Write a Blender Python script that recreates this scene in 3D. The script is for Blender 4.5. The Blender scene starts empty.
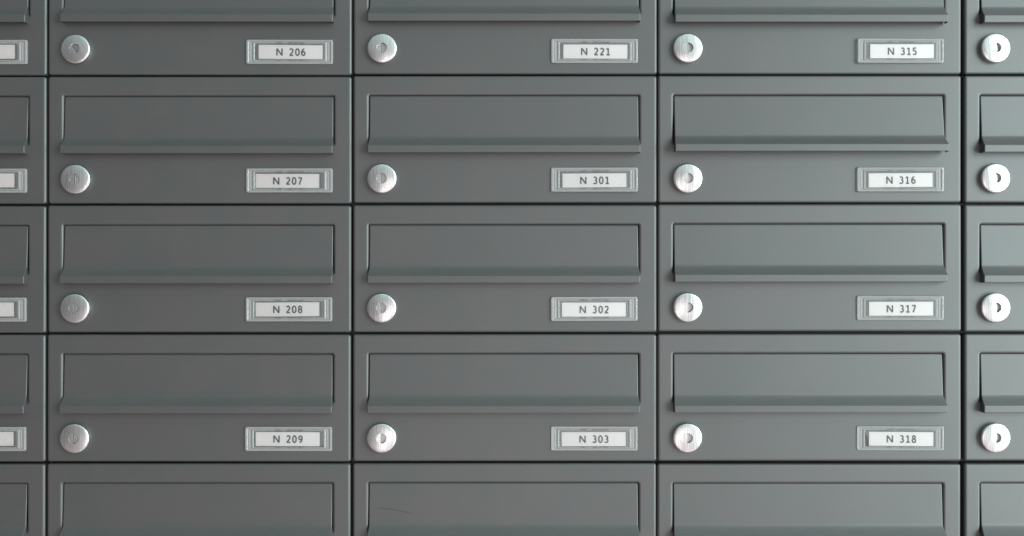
import bpy, math, random
from mathutils import Vector, Matrix
random.seed(7)
S = bpy.context.scene
U = 0.00085            # metres per picture pixel on the front plane of the doors
D = 0.86               # camera distance
# ------------------------------------------------------------------ camera
cam_d = bpy.data.cameras.new("camera"); cam = bpy.data.objects.new("camera", cam_d)
S.collection.objects.link(cam); S.camera = cam
cam.location = (0, -D, 0); cam.rotation_euler = (math.radians(90), 0, 0)
cam_d.sensor_width = 36; cam_d.lens = 36 * D / (1024 * U)
cam_d.clip_start = 0.01; cam_d.clip_end = 60
# ------------------------------------------------------------------ exposure
S.view_settings.view_transform = 'Standard'; S.view_settings.look = 'None'
S.view_settings.exposure = 0; S.view_settings.gamma = 1
# ------------------------------------------------------------------ world: dim room, paler floor, brighter towards the window side
W = bpy.data.worlds.new("World"); S.world = W; W.use_nodes = True
nt = W.node_tree; nt.nodes.clear()
def N(t, **kw):
    n = nt.nodes.new(t)
    for k, v in kw.items(): setattr(n, k, v)
    return n
wo = N('ShaderNodeOutputWorld'); bg = N('ShaderNodeBackground'); bg.inputs[1].default_value = 1.0
tc = N('ShaderNodeTexCoord'); sep = N('ShaderNodeSeparateXYZ')
nt.links.new(tc.outputs['Generated'], sep.inputs[0])
rx = N('ShaderNodeValToRGB'); rx.color_ramp.interpolation = 'EASE'
mx = N('ShaderNodeMath', operation='MULTIPLY_ADD'); mx.inputs[1].default_value = .5; mx.inputs[2].default_value = .5
nt.links.new(sep.outputs[0], mx.inputs[0]); nt.links.new(mx.outputs[0], rx.inputs[0])
e = rx.color_ramp.elements
e[0].position = .15; e[0].color = (.235, .225, .225, 1)
e[1].position = .80; e[1].color = (.80, .80, .80, 1)
rz = N('ShaderNodeValToRGB'); rz.color_ramp.interpolation = 'EASE'
mz = N('ShaderNodeMath', operation='MULTIPLY_ADD'); mz.inputs[1].default_value = .5; mz.inputs[2].default_value = .5
nt.links.new(sep.outputs[2], mz.inputs[0]); nt.links.new(mz.outputs[0], rz.inputs[0])
e = rz.color_ramp.elements
e[0].position = .22; e[0].color = (1.8, 1.64, 1.62, 1)
e[1].position = .85; e[1].color = (1.52, 1.93, 1.92, 1)
m_ = e.new(.5); m_.color = (1.0, 1.0, 1.0, 1)
mul = N('ShaderNodeMix', data_type='RGBA', blend_type='MULTIPLY'); mul.inputs[0].default_value = 1
nt.links.new(rx.outputs[0], mul.inputs[6]); nt.links.new(rz.outputs[0], mul.inputs[7])
nt.links.new(mul.outputs[2], bg.inputs[0]); nt.links.new(bg.outputs[0], wo.inputs[0])
# ------------------------------------------------------------------ lamps
def area(name, az, el, dist, sx, sy, radiance, color):
    l = bpy.data.lights.new(name, 'AREA'); l.shape = 'RECTANGLE'; l.size = sx; l.size_y = sy
    l.energy = radiance * math.pi * sx * sy; l.color = color
    o = bpy.data.objects.new(name, l); S.collection.objects.link(o)
    a, b = math.radians(az), math.radians(el)
    o.location = (dist * math.sin(a) * math.cos(b), -dist * math.cos(a) * math.cos(b), dist * math.sin(b))
    o.rotation_euler = (-Vector(o.location)).to_track_quat('-Z', 'Y').to_euler()
    return o
area("window_light", 52, 4, 3.2, 1.9, 2.8, 10.6, (.80, 1.0, .985))
area("low_light", -5, -22, 2.4, .26, .9, 3.4, (1.0, .95, .945))
area("added_front_light", 5, -6, 2.6, 1.0, .9, 1.4, (1.0, .925, .92))  # added lamp with no known source, gives the middle doors and flaps a glow
# ------------------------------------------------------------------ materials
class Mat:
    def __init__(s, name):
        s.m = bpy.data.materials.new(name); s.m.use_nodes = True; s.t = s.m.node_tree; s.t.nodes.clear()
        s.out = s.n('ShaderNodeOutputMaterial')
    def n(s, t, **kw):
        x = s.t.nodes.new(t)
        for k, v in kw.items(): setattr(x, k, v)
        return x
    def l(s, a, b): s.t.links.new(a, b)
def principled(name, base, rough, metal=0.0, spec=.5):
    M = Mat(name); p = M.n('ShaderNodeBsdfPrincipled'); M.p = p
    p.inputs['Base Color'].default_value = (*base, 1); p.inputs['Roughness'].default_value = rough
    p.inputs['Metallic'].default_value = metal; p.inputs['Specular IOR Level'].default_value = spec
    M.l(p.outputs[0], M.out.inputs[0]); return M
def paint():
    M = principled('anthracite_powder_coat', (.050, .055, .056), .5, 0, 1.0)
    g = M.n('ShaderNodeNewGeometry')
    fine = M.n('ShaderNodeTexNoise'); fine.inputs['Scale'].default_value = 900; fine.inputs['Detail'].default_value = 2
    slow = M.n('ShaderNodeTexNoise'); slow.inputs['Scale'].default_value = 9; slow.inputs['Detail'].default_value = 1
    tint = M.n('ShaderNodeTexNoise'); tint.inputs['Scale'].default_value = 26; tint.inputs['Detail'].default_value = 3
    for t in (fine, slow, tint): M.l(g.outputs['Position'], t.inputs['Vector'])
    b1 = M.n('ShaderNodeBump'); b1.inputs['Strength'].default_value = .14; b1.inputs['Distance'].default_value = .0004
    b2 = M.n('ShaderNodeBump'); b2.inputs['Strength'].default_value = .5; b2.inputs['Distance'].default_value = .0016
    M.l(slow.outputs[0], b2.inputs['Height']); M.l(b2.outputs[0], b1.inputs['Normal']); M.l(fine.outputs[0], b1.inputs['Height'])
    M.l(b1.outputs[0], M.p.inputs['Normal'])
    r = M.n('ShaderNodeValToRGB'); M.l(tint.outputs[0], r.inputs[0])
    r.color_ramp.elements[0].position = .35; r.color_ramp.elements[0].color = (.0345, .0345, .0345, 1)
    r.color_ramp.elements[1].position = .65; r.color_ramp.elements[1].color = (.0415, .0340, .0350, 1)
    # dust lying in streaks on the ledges that face upwards
    sp = M.n('ShaderNodeSeparateXYZ'); M.l(g.outputs['Normal'], sp.inputs[0])
    up = M.n('ShaderNodeMapRange'); up.inputs[1].default_value = .35; up.inputs[2].default_value = .7; M.l(sp.outputs[2], up.inputs[0])
    mp = M.n('ShaderNodeMapping'); mp.inputs['Scale'].default_value = (100, 500, 1500); M.l(g.outputs['Position'], mp.inputs[0])
    ds = M.n('ShaderNodeTexNoise'); ds.inputs['Scale'].default_value = 1; ds.inputs['Detail'].default_value = 4; M.l(mp.outputs[0], ds.inputs['Vector'])
    dm = M.n('ShaderNodeMapRange'); dm.inputs[1].default_value = .42; dm.inputs[2].default_value = .75; dm.inputs[4].default_value = .08; M.l(ds.outputs[0], dm.inputs[0])
    dd = M.n('ShaderNodeMath', operation='MULTIPLY'); M.l(up.outputs[0], dd.inputs[0]); M.l(dm.outputs[0], dd.inputs[1])
    mi = M.n('ShaderNodeMix', data_type='RGBA'); mi.inputs[7].default_value = (.16, .165, .165, 1)
    M.l(dd.outputs[0], mi.inputs[0]); M.l(r.outputs[0], mi.inputs[6]); M.l(mi.outputs[2], M.p.inputs['Base Color'])
    rr = M.n('ShaderNodeMapRange'); rr.inputs[3].default_value = .48; rr.inputs[4].default_value = .54
    M.l(tint.outputs[0], rr.inputs[0]); M.l(rr.outputs[0], M.p.inputs['Roughness'])
    return M.m
def nickel():
    M = principled('brushed_nickel', (.72, .715, .71), .27, 1)
    tcn = M.n('ShaderNodeTexCoord'); oi = M.n('ShaderNodeObjectInfo')
    ad = M.n('ShaderNodeVectorMath', operation='ADD'); mp = M.n('ShaderNodeMapping'); mp.inputs['Scale'].default_value = (1500, 60, 60)
    sc = M.n('ShaderNodeVectorMath', operation='SCALE'); sc.inputs[0].default_value = (.7, .7, .7); M.l(oi.outputs['Random'], sc.inputs['Scale'])
    M.l(tcn.outputs['Object'], ad.inputs[0]); M.l(sc.outputs[0], ad.inputs[1]); M.l(ad.outputs[0], mp.inputs[0])
    n1 = M.n('ShaderNodeTexNoise'); n1.inputs['Scale'].default_value = 1; n1.inputs['Detail'].default_value = 3; M.l(mp.outputs[0], n1.inputs['Vector'])
    n2 = M.n('ShaderNodeTexNoise'); n2.inputs['Scale'].default_value = 170; n2.inputs['Detail'].default_value = 1; M.l(ad.outputs[0], n2.inputs['Vector'])
    b = M.n('ShaderNodeBump'); b.inputs['Strength'].default_value = .12; b.inputs['Distance'].default_value = .0003
    b2 = M.n('ShaderNodeBump'); b2.inputs['Strength'].default_value = .12; b2.inputs['Distance'].default_value = .0008
    M.l(n2.outputs[0], b2.inputs['Height']); M.l(b2.outputs[0], b.inputs['Normal']); M.l(n1.outputs[0], b.inputs['Height'])
    M.l(b.outputs[0], M.p.inputs['Normal'])
    r = M.n('ShaderNodeValToRGB'); M.l(n1.outputs[0], r.inputs[0])
    r.color_ramp.elements[0].position = .3; r.color_ramp.elements[0].color = (.49, .49, .49, 1)
    r.color_ramp.elements[1].position = .7; r.color_ramp.elements[1].color = (.70, .70, .70, 1)
    M.l(r.outputs[0], M.p.inputs['Base Color'])
    return M.m
def clear_plastic(name, milky, gloss_rough):
    M = Mat(name)
    tr = M.n('ShaderNodeBsdfTransparent'); tr.inputs[0].default_value = (.95, .96, .96, 1)
    df = M.n('ShaderNodeBsdfDiffuse'); df.inputs[0].default_value = (.90, .87, .87, 1)
    gl = M.n('ShaderNodeBsdfGlossy'); gl.inputs['Roughness'].default_value = gloss_rough
    fr = M.n('ShaderNodeFresnel'); fr.inputs[0].default_value = 1.5 if milky else 1.4
    m1 = M.n('ShaderNodeMixShader'); m1.inputs[0].default_value = milky
    m2 = M.n('ShaderNodeMixShader')
    M.l(tr.outputs[0], m1.inputs[1]); M.l(df.outputs[0], m1.inputs[2])
    M.l(fr.outputs[0], m2.inputs[0]); M.l(m1.outputs[0], m2.inputs[1]); M.l(gl.outputs[0], m2.inputs[2])
    if milky > 0:
        tcn = M.n('ShaderNodeTexCoord'); n1 = M.n('ShaderNodeTexNoise'); n1.inputs['Scale'].default_value = 420; n1.inputs['Detail'].default_value = 2
        mr = M.n('ShaderNodeMapRange'); mr.inputs[1].default_value = .3; mr.inputs[2].default_value = .7; mr.inputs[3].default_value = milky * .95; mr.inputs[4].default_value = milky * 1.05
        M.l(tcn.outputs['Object'], n1.inputs['Vector']); M.l(n1.outputs[0], mr.inputs[0]); M.l(mr.outputs[0], m1.inputs[0])
        b = M.n('ShaderNodeBump'); b.inputs['Strength'].default_value = .08; b.inputs['Distance'].default_value = .0004
        M.l(n1.outputs[0], b.inputs['Height']); M.l(b.outputs[0], gl.inputs['Normal'])
    M.l(m2.outputs[0], M.out.inputs[0]); return M.m
PAINT = paint(); NICKEL = nickel()
DARK = principled('dark_frame_metal', (.018, .022, .022), .6).m
INNER = principled('inner_sheet_metal', (.03, .033, .033), .6).m
KEYDARK = principled('keyway_metal', (.40, .40, .40), .4, 1).m
PLASTIC = clear_plastic('clear_plastic', .24, .16)
CLEAR = Mat('clear_back'); _t = CLEAR.n('ShaderNodeBsdfTransparent'); CLEAR.l(_t.outputs[0], CLEAR.out.inputs[0]); CLEAR = CLEAR.m
PANE = clear_plastic('clear_cover', .0, .10)
PAPER = principled('white_card', (.95, .90, .895), .7, 0, .3).m
INK = principled('grey_ink', (.15, .152, .155), .6).m
TEXT_REFL = principled('text_reflection', (.10, .10, .10), .5).m
SCRATCH = principled('scratch_mark', (.035, .037, .037), .6).m
# ------------------------------------------------------------------ mesh helpers (local units: pixels; x right, z up, y into the wall)
def mesh(name, verts, faces, mats, smooth=True, fmat=None):
    me = bpy.data.meshes.new(name)
    me.from_pydata([(x * U, y * U, z * U) for x, y, z in verts], [], faces)
    for m in mats: me.materials.append(m)
    for i, p in enumerate(me.polygons):
        p.use_smooth = smooth
        if fmat: p.material_index = fmat[i]
    me.validate(); me.update(); return me
def link(name, data, parent=None, loc=(0, 0, 0), rot=(0, 0, 0)):
    o = bpy.data.objects.new(name, data); S.collection.objects.link(o)
    o.parent = parent; o.location = loc; o.rotation_euler = rot; return o
def rrect(x0, x1, z0, z1, r, y, n=6):
    r = max(r, .02); P = []
    for cx, cz, a0 in ((x1 - r, z1 - r, 0), (x0 + r, z1 - r, 90), (x0 + r, z0 + r, 180), (x1 - r, z0 + r, 270)):
        for k in range(n + 1):
            a = math.radians(a0 + 90 * k / n); P.append((cx + r * math.cos(a), y, cz + r * math.sin(a)))
    return P
def loft(rings, cap_first=False, cap_last=False):
    V, F = [], []; n = len(rings[0])
    for r in rings: V += r
    for i in range(len(rings) - 1):
        for k in range(n):
            a, b = i * n + k, i * n + (k + 1) % n
            F.append((a, b, b + n, a + n))
    if cap_first: F.append(tuple(reversed(range(n))))
    if cap_last: F.append(tuple(range((len(rings) - 1) * n, len(rings) * n)))
    return V, F
def boxv(V, F, x0, x1, y0, y1, z0, z1):
    b = len(V)
    V += [(x0, y0, z0), (x1, y0, z0), (x1, y1, z0), (x0, y1, z0), (x0, y0, z1), (x1, y0, z1), (x1, y1, z1), (x0, y1, z1)]
    F += [tuple(b + i for i in f) for f in ((0, 1, 5, 4), (1, 2, 6, 5), (2, 3, 7, 6), (3, 0, 4, 7), (4, 5, 6, 7), (3, 2, 1, 0))]
# local origin of a mailbox: the crossing of the gaps at its top left corner; z is negative downwards
BW, BH = 305.4, 129.0
GX, GZ = .75, .85     # half gaps
OX0, OX1, OZ0, OZ1 = 16.6, 286.8, -69.0, -20.4    # flap opening
# ---- door
def door_mesh():
    R = 2.6; r2 = 2.5; rings = []
    ox0, ox1, oz0, oz1, oc = GX, BW - GX, -BH + GZ, -GZ, 2.8
    rings.append(rrect(ox0, ox1, oz0, oz1, oc, 15))
    for k in range(7):
        a = math.pi / 2 * k / 6; i = R * (1 - math.cos(a)); y = R * (1 - math.sin(a))
        if k == 0: rings.append(rrect(ox0, ox1, oz0, oz1, oc, R + .4))
        rings.append(rrect(ox0 + i, ox1 - i, oz0 + i, oz1 - i, oc - i, y))
    i = R + .5; rings.append(rrect(ox0 + i, ox1 - i, oz0 + i, oz1 - i, .3, 0))
    def hole(o, y): return rrect(OX0 - o, OX1 + o, OZ0 - o, OZ1 + o, 1.3 + o, y)
    rings.append(hole(r2 + .6, 0))
    for k in range(7):
        a = math.pi / 2 * k / 6
        rings.append(hole(r2 * (1 - math.sin(a)), r2 * (1 - math.cos(a))))
    rings.append(hole(0, r2 + .4)); rings.append(hole(0, 8)); 
    V, F = loft(rings)
    return mesh('door', V, F, [PAINT])
# ---- flap, hinged along its top edge; local z=0 is the hinge. A bent sheet 1.2 thick
def flap_mesh():
    x0, x1 = OX0 + .6, OX1 - .6
    pr = [(-.2, .0), (-38.4, -2.2)]                       # (z, y) front side
    def arc(z0, y0, z1, y1, z2, y2, n=5):
        return [((1 - t) ** 2 * z0 + 2 * t * (1 - t) * z1 + t * t * z2, (1 - t) ** 2 * y0 + 2 * t * (1 - t) * y1 + t * t * y2) for t in [k / n for k in range(n + 1)]]
    top = [(1.2, 3.0), (.8, 1.2), (-.3, .3), (-1.2, .1), (-2.0, .06)]
    pr = top + [(-38.0, -2.0), (-39.4, -2.08)] + arc(-40.4, -2.2, -42.6, -2.7, -50.1, -10.2, 9) + arc(-50.2, -10.3, -50.45, -10.6, -50.9, -10.62, 3) + [(-51.4, -10.62), (-56.0, -10.5)] + arc(-56.7, -10.5, -57.5, -10.4, -57.5, -9.6)
    n = len(pr); back = []
    for i, (z, y) in enumerate(pr):
        a = pr[max(i - 1, 0)]; b = pr[min(i + 1, n - 1)]
        dz, dy = b[0] - a[0], b[1] - a[1]; L = math.hypot(dz, dy) or 1
        back.append((z + dy / L * 1.2, min(y - dz / L * 1.2, y + 1.2) if z > -56.1 else -9.3))
    back[-1] = (-57.35, -9.3)
    def flare(z): return 0 if z > -42 else min(1, (-42 - z) / 8) * .9
    V, F = [], []
    xs = [(0, x0, -1, .5), (1, x0, -1, 0), (2, x1, 1, 0), (3, x1, 1, .5)]
    # four columns: tiny edge bevel on both sides
    for (z, y) in pr:
        f = flare(z)
        for xx, s, bev in ((x0, -1, 0), (x0 + .5, -1, 1), (x0 + 1.1, -1, 1), (x0 + 1.8, -1, 1), (x1 - 1.8, 1, 1), (x1 - 1.1, 1, 1), (x1 - .5, 1, 1), (x1, 1, 0)):
            V.append((xx + s * f, y + (0 if bev else .45), z))
    for i in range(n - 1):
        for k in range(7):
            a = i * 8 + k; F.append((a + 8, a + 9, a + 1, a))
    b0 = len(V)
    for (z, y) in back:
        f = flare(z); V += [(x0 - f, y, z), (x1 + f, y, z)]
    for i in range(n - 1):
        a = b0 + 2 * i; F.append((a, a + 1, a + 3, a + 2))
        F.append((i * 8, a, a + 2, i * 8 + 8)); F.append((i * 8 + 7, i * 8 + 15, a + 3, a + 1))
    F.append(tuple([(n - 1) * 8 + k for k in range(7, -1, -1)] + [b0 + 2 * n - 2, b0 + 2 * n - 1]))
    F.append(tuple([k for k in range(8)] + [b0 + 1, b0]))
    q = [(z, y) for z, y in pr if z < -37]                    # closed ends of the lip
    for s_, xa in ((-1, x0), (1, x1)):
        k = len(V); m = len(q)
        for z, y in q: V += [(xa + s_ * (flare(z) - .15), y + .3, z)]
        for z, y in q: V += [(xa + s_ * (flare(z) - .15), max(y + .6, -.9 if z < -47 else 1.6), z)]
        for i in range(m - 1):
            fq = (k + i, k + i + 1, k + m + i + 1, k + m + i); F.append(fq if s_ < 0 else tuple(reversed(fq)))
    me = mesh('flap', V, F, [PAINT])
    for p in me.polygons:                                     # crisp sides and bottom
        if abs(p.normal.x) > .9 or len(p.vertices) > 4: p.use_smooth = False
    return me
# ---- lock
def lathe(name, prof, mat, n=64, cap=True, flat_from=None):
    V = []; F = []
    for r, y in prof:
        V += [(r * math.cos(2 * math.pi * k / n), y, r * math.sin(2 * math.pi * k / n)) for k in range(n)]
    for i in range(len(prof) - 1):
        for k in range(n):
            a, b = i * n + k, i * n + (k + 1) % n; F.append((a, b, b + n, a + n))
    if cap:
        c = len(V); V.append((0, prof[-1][1], 0)); L = (len(prof) - 1) * n
        for k in range(n): F.append((L + k, L + (k + 1) % n, c))
    return mesh(name, V, F, [mat])
def lock_mesh():
    pr = [(14.9, .6), (14.7, -3.4), (14.65, -3.9), (14.4, -4.4), (14.0, -4.75), (13.4, -5.0), (12.9, -5.13)]
    pr += [(r, -5.2 - 1.05 * (1 - (r / 12.7) ** 2)) for r in (11.5, 10, 8.4, 6.8, 5.8, 5.1)]
    pr += [(5.0, -6.08), (5.0, -2.2), (4.8, -2.0)]
    return lathe('lock', pr, NICKEL)
def shutter_mesh():            # half disc that covers the left side of the round key opening
    V, F = [], []; pts = []
    for k in range(25):
        a = math.radians(98 + 164 * k / 24); pts.append((4.99 * math.cos(a) + .1, 4.99 * math.sin(a)))
    n = len(pts)
    for y in (-6.13, -2.4): V += [(x, y, z) for x, z in pts]
    F.append(tuple(range(n))); F.append(tuple(reversed(range(n, 2 * n))))
    for k in range(n): F.append((k, k + n, (k + 1) % n + n, (k + 1) % n))
    return mesh('key_shutter', V, F, [NICKEL], False)
def keyway_mesh():
    V, F = [], []
    boxv(V, F, -.1, .6, -4.0, -2.1, -3.6, 3.6)
    k = len(V); V += [(4.7 * math.cos(math.radians(15 * i)), -2.35, 4.7 * math.sin(math.radians(15 * i))) for i in range(24)]; F.append(tuple(range(k, k + 24)))
    return mesh('keyway', V, F, [KEYDARK], False)
# ---- name plate
PX_, PZ_ = 242.7, -103.7
def plate_mesh():
    pr = [(43.6, 12.3, .3, 1.6), (43.6, 12.3, -1.9, 1.6), (43.3, 12.0, -2.5, 1.4), (42.7, 11.5, -2.7, 1.2), (41.6, 10.9, -2.7, 1), (41.1, 10.4, -2.2, .9), (40.9, 10.2, -1.7, .8),
          (37.4, 9.6, -1.6, .7), (37.1, 9.4, -2.2, .7), (36.6, 9.1, -2.6, .6), (35.5, 8.6, -2.6, .5), (35.0, 8.3, -2.2, .4), (34.9, 8.2, -1.2, .4), (33, 7.6, -1.2, .3)]
    V, F = loft([rrect(-a, a, -b, b, r, y, 4) for a, b, y, r in pr], cap_last=True)
    for x in (-39.2, 39.1):   # end ribs
        boxv(V, F, x - .5, x + .5, -2.0, -1.1, -8.6, 8.6)
    fm = [0] * len(F)
    for x0, x1 in ((-13.5, -7.5), (-1.6, 3.4), (4.6, 7.8), (9.0, 14.6)):     # dark dashes imitating the card text's reflection in the plastic, over and under the window
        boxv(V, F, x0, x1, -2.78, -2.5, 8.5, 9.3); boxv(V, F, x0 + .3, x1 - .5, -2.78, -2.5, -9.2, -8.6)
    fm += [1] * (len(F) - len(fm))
    return mesh('name_plate', V, F, [PLASTIC, TEXT_REFL], False, fm)
def pane_mesh():
    V, F, fm = [], [], []; n = 16
    for i in range(n + 1):
        x = -34.7 + 69.4 * i / n; y = -2.30 - .28 * math.sin(math.pi * i / n)
        V += [(x, y, -8.15), (x, y, 8.15), (x, y + .25, 8.15), (x, y + .25, -8.15)]
    for i in range(n):
        a = i * 4
        F += [(a, a + 4, a + 5, a + 1), (a + 3, a + 2, a + 6, a + 7), (a + 1, a + 5, a + 6, a + 2), (a, a + 3, a + 7, a + 4)]; fm += [0, 1, 1, 1]
    F += [(0, 1, 2, 3), (4 * n + 3, 4 * n + 2, 4 * n + 1, 4 * n)]
    return mesh('cover', V, F, [PANE, CLEAR], False, fm + [1, 1])
def arcp(cx, cz, rx, rz, a0, a1, n=14):
    return [(cx + rx * math.cos(math.radians(a0 + (a1 - a0) * k / n)), cz + rz * math.sin(math.radians(a0 + (a1 - a0) * k / n))) for k in range(n + 1)]
# letters as pen strokes on a cell 1 wide and 1 high
GLYPH = {
    'N': [[(.06, 0), (.06, 1)], [(.06, .99), (.94, .01)], [(.94, 0), (.94, 1)]],
    '0': [arcp(.5, .5, .42, .46, 0, 360, 24)],
    '1': [[(.12, .80), (.52, .98)], [(.54, 1), (.54, .04)], [(.12, .05), (.94, .05)]],
    '2': [arcp(.46, .70, .37, .26, 155, -20) + [(.62, .42), (.10, .06)], [(.06, .05), (.92, .05)]],
    '3': [arcp(.42, .735, .36, .22, 140, -90), arcp(.42, .28, .42, .24, 90, -145)],
    '5': [[(.82, .95), (.20, .95)], [(.20, .99), (.17, .53)], [(.17, .55)] + arcp(.42, .31, .41, .27, 100, -140)],
    '6': [arcp(.72, .42, .60, .53, 88, 180) + arcp(.50, .31, .38, .26, 180, 540, 20)],
    '7': [[(.06, .95), (.92, .95)], [(.88, .95), (.34, 0)]],
    '8': [arcp(.5, .745, .32, .215, 0, 360, 20), arcp(.5, .27, .40, .235, 0, 360, 20)],
    '9': [arcp(.28, .58, .60, .53, -92, 0) + arcp(.50, .69, .38, .26, 0, 360, 20)],
}
def glyphs(text, x0, x1, z0, z1, w=1.46):
    V, F = [], []; n = len(text); gap = .55; cw = (x1 - x0 - gap * (n - 1)) / n; lay = 0
    for i, ch in enumerate(text):
        gx0 = x0 + i * (cw + gap)
        for st in GLYPH[ch]:
            h = w / 2; lay += 1; yy = -1.70 - .004 * lay
            pts = [(gx0 + h * .9 + a * (cw - 1.8 * h), z0 + b * (z1 - z0)) for a, b in st]
            pts = [p for k, p in enumerate(pts) if k == 0 or math.dist(p, pts[k - 1]) > .02]
            k0 = len(V)
            for k, p in enumerate(pts):
                a, b = pts[max(k - 1, 0)], pts[min(k + 1, len(pts) - 1)]
                dx, dz = b[0] - a[0], b[1] - a[1]; L = math.hypot(dx, dz) or 1; nx, nz = -dz / L * h, dx / L * h
                V += [(p[0] + nx, yy, p[1] + nz), (p[0] - nx, yy, p[1] - nz)]
            for k in range(len(pts) - 1):
                q = k0 + 2 * k; F.append((q, q + 1, q + 3, q + 2))
    return V, F
def card_mesh(num):
    V, F = [], []; boxv(V, F, -32.2, 32.2, -1.65, -1.3, -7.05, 7.1); fm = [0] * len(F)
    if num:
        for t, a, b, za, zb in (('N', -14.8, -7.7, -3.6, 3.5), (num, -1.9, 15.5, -3.65, 3.55)):
            v, f = glyphs(t, a, b, za, zb); k = len(V); V += v
            F += [tuple(i + k for i in q) for q in f]; fm += [1] * len(f)
    return mesh('name_card', V, F, [PAPER, INK], False, fm)
# ---- box body behind the door
def body_mesh():
    V, F = [], []; t = 1.2; x0, x1, z0, z1, y0, y1 = 3.2, BW - 3.2, -BH + 2.6, -2.6, 11, 340
    boxv(V, F, x0, x0 + t, y0, y1, z0, z1); boxv(V, F, x1 - t, x1, y0, y1, z0, z1)
    boxv(V, F, x0 + t, x1 - t, y0, y1, z1 - t, z1); boxv(V, F, x0 + t, x1 - t, y0, y1, z0, z0 + t)
    boxv(V, F, x0 + t, x1 - t, y1 - t, y1, z0 + t, z1 - t)
    return mesh('body', V, F, [INNER], False)
# ------------------------------------------------------------------ grid measured on the wall
XT = [-258.6, 46.9, 352.3, 657.1, 963.9]; XB = [-260.0, 45.8, 351.8, 656.6, 963.9]      # left gap at picture height 85 and 475
ZR = [[-52.4, 76.3, 204.8, 333.4, 462.8], [-52.8, 76.0, 204.5, 333.2, 462.4], [-53.6, 75.3, 204.2, 333.0, 462.1],
      [-53.8, 75.0, 203.4, 332.7, 462.5], [-53.8, 75.0, 203.8, 332.6, 462.3]]
def gx(c, py): return XT[c] + (XB[c] - XT[c]) * (py - 85) / 390
def P(px, py): return ((px - 512) * U, (268 - py) * U)
NUM = {(1, 0): '206', (1, 1): '207', (1, 2): '208', (1, 3): '209', (2, 0): '221', (2, 1): '301', (2, 2): '302', (2, 3): '303',
       (3, 0): '315', (3, 1): '316', (3, 2): '317', (3, 3): '318'}
CARD = {'206': (1.0, .2), '207': (-2.0, -.1), '208': (-1.5, .3), '209': (-.9, .2), '221': (.9, .3), '301': (.1, .2), '302': (-.3, .2), '303': (-.3, .3),
        '315': (1.6, .4), '316': (.3, .2), '317': (.9, .2), '318': (1.1, .2)}
LABEL = {}
for (c, r), n in NUM.items():
    LABEL[(c, r)] = 'dark grey metal mailbox with a round silver lock and a white card reading N %s' % n
edge_l = ['left edge mailbox in the top row, beside N 206, only its right end showing', 'left edge mailbox beside N 207, only its right end showing',
          'left edge mailbox beside N 208, only its right end showing', 'left edge mailbox beside N 209, only its right end showing',
          'mailbox in the bottom left corner, only the top of its right end showing']
edge_r = ['right edge mailbox in the top row, beside N 315, with a bright round lock', 'right edge mailbox beside N 316, only its left end with a bright lock showing',
          'right edge mailbox beside N 317, only its left end with a bright lock showing', 'right edge mailbox beside N 318, only its left end with a bright lock showing',
          'mailbox in the bottom right corner, only the top of its left end showing']
for r in range(5): LABEL[(0, r)] = edge_l[r]; LABEL[(4, r)] = edge_r[r]
LABEL[(1, 4)] = 'grey mailbox directly below N 209, cut off by the bottom of the picture'
LABEL[(2, 4)] = 'grey mailbox directly below N 303, its flap lightly scratched on the left'
LABEL[(3, 4)] = 'grey mailbox directly below N 318, cut off by the bottom of the picture'
# extra opening angle of each flap in degrees
AJAR = {(3, 0): 1.2, (3, 1): 3.2, (4, 1): .6, (3, 2): .8, (1, 3): -.5, (2, 3): .3, (2, 4): .4, (3, 3): .3, (1, 1): -.2}
# ------------------------------------------------------------------ build one mailbox, copy the rest
GROUP = 'grey metal mailboxes in the wall of boxes'
proto = bpy.data.objects.new('mailbox', None); S.collection.objects.link(proto); proto.empty_display_size = .05
link('body', body_mesh(), proto); link('door', door_mesh(), proto)
link('flap', flap_mesh(), proto, (0, 1.7 * U, -21.2 * U))
lk = link('lock', lock_mesh(), proto, (30 * U, 0, -103.4 * U))
link('key_shutter', shutter_mesh(), lk); link('keyway', keyway_mesh(), lk)
pl = link('name_plate', plate_mesh(), proto, (PX_ * U, 0, PZ_ * U))
card0 = link('name_card', card_mesh(None), pl); link('cover', pane_mesh(), pl)
def children(o): return [x for x in list(S.collection.objects) if x.parent == o]
TREE = [(ch, children(ch)) for ch in children(proto)]
def dup():
    r = proto.copy(); S.collection.objects.link(r)
    for ch, subs in TREE:
        a = ch.copy(); S.collection.objects.link(a); a.parent = r
        for s in subs:
            b = s.copy(); S.collection.objects.link(b); b.parent = a
    return r
boxes = {}
cells = [(c, r) for c in range(5) for r in range(5)]
for i, k in enumerate(cells): boxes[k] = proto if i == len(cells) - 1 else dup()
def kid(o, base): return [x for x in children(o) if x.name.split('.')[0] == base][0]
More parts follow.
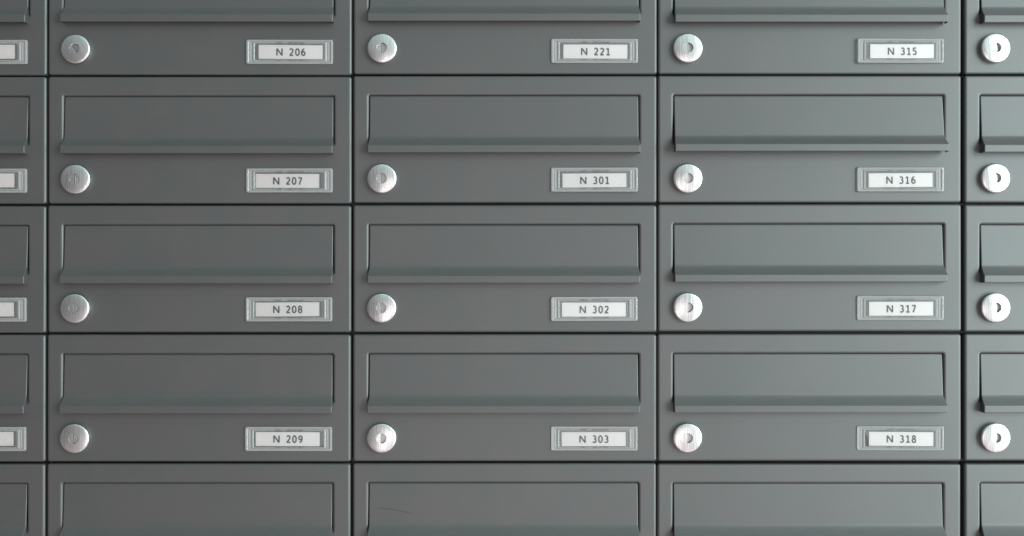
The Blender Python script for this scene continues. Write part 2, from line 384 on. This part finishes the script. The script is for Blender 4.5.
for (c, r), o in boxes.items():
    py = ZR[c][r]; x, z = P(gx(c, py), py)
    o.location = (x, 0, z); o.rotation_euler = (0, random.uniform(-.0006, .0006), 0)
    o['label'] = LABEL[(c, r)]; o['category'] = 'mailbox'; o['group'] = GROUP
    # slightly uneven doors
    kid(o, 'flap').location.z += (.5, .5, 0, -.4, -.5)[r] * U
    d = kid(o, 'door'); d.location.z += (.5, .5, 0, -.4, -.5)[r] * U; d.rotation_euler = (random.uniform(-.004, .004), 0, random.uniform(-.0012, .0012))
    f = kid(o, 'flap')
    f.rotation_euler = (-math.radians(AJAR.get((c, r), 0) + random.uniform(-.25, .25)), 0, 0)
    f.location.z += (1.8 * U if r == 0 and c < 3 else 0)
    l = kid(o, 'lock'); l.rotation_euler = (random.uniform(-.02, .02), math.radians(random.uniform(-4, 4)), random.uniform(-.02, .02))
    if c == 1 and r == 0: l.rotation_euler[1] = math.radians(-38)
    l.location.z -= (-.8, .1, .3, 1.1, 1.2)[r] * U
    p = kid(o, 'name_plate'); p.scale = (.992, .78, .985); p.location.x -= (.8 * U if c == 2 else 0); p.location.z -= (1.1, .9, 1.0, 1.7, 1.7)[r] * U; p.rotation_euler = (random.uniform(-.012, .012), random.uniform(-.003, .003), random.uniform(-.02, .02))
    cd = kid(p, 'name_card'); num = NUM.get((c, r))
    if num:
        cd.data = card_mesh(num); dx, dz = CARD[num]; cd.location = (dx * U, 0, (dz - (.4 if c == 1 else .9)) * U); cd.rotation_euler = (0, random.uniform(-.006, .006), 0)
    else:
        cd.location = (-1.0 * U, 0, .2 * U)
# thin scratch on the flap below N 303
fl = kid(boxes[(2, 4)], 'flap'); V, F = [], []
pts = [(22 - 0, -24.0), (30, -24.6), (38, -25.3), (46, -26.6), (54, -28.2), (61, -30.0)]
for i, (x, z) in enumerate(pts):
    y = -2.06 * (-z) / 38 - .06; w = .30 if 0 < i < len(pts) - 1 else .05
    V += [(x, y, z + w), (x, y, z - w)]
for i in range(len(pts) - 1): F.append((2 * i, 2 * i + 1, 2 * i + 3, 2 * i + 2))
link('scratch', mesh('scratch', V, F, [SCRATCH], False), fl)
# ------------------------------------------------------------------ cabinet frame seen in the gaps
V, F = [], []
top, bot = -53.5 - 6, 591.5 + 6; xs = [gx(c, 268) for c in range(5)] + [gx(4, 268) + BW]
for i, x in enumerate(xs):
    a, b = (x - 2.6, x + 2.6)
    if i == 0: a = x - 8
    if i == 5: b = x + 8
    boxv(V, F, a - 512, b - 512, 13, 346, 268 - bot, 268 - top)
for c in range(5):
    for r in range(6):
        z = ZR[c][r] if r < 5 else ZR[c][4] + BH
        h0, h1 = (2.2, 2.2) if 0 < r < 5 else ((6, 2.2) if r == 0 else (2.2, 6))
        boxv(V, F, xs[c] + 2.6 - 512, xs[c + 1] - 2.6 - 512, 13.3, 342, 268 - z - h1, 268 - z + h0)
boxv(V, F, xs[0] - 8 - 512, xs[5] + 8 - 512, 347, 349, 268 - bot, 268 - top)
fr = link('cabinet_frame', mesh('cabinet_frame', V, F, [DARK], False))
fr['label'] = 'near-black metal cabinet frame visible only in the narrow gaps between the mailboxes'; fr['category'] = 'frame'
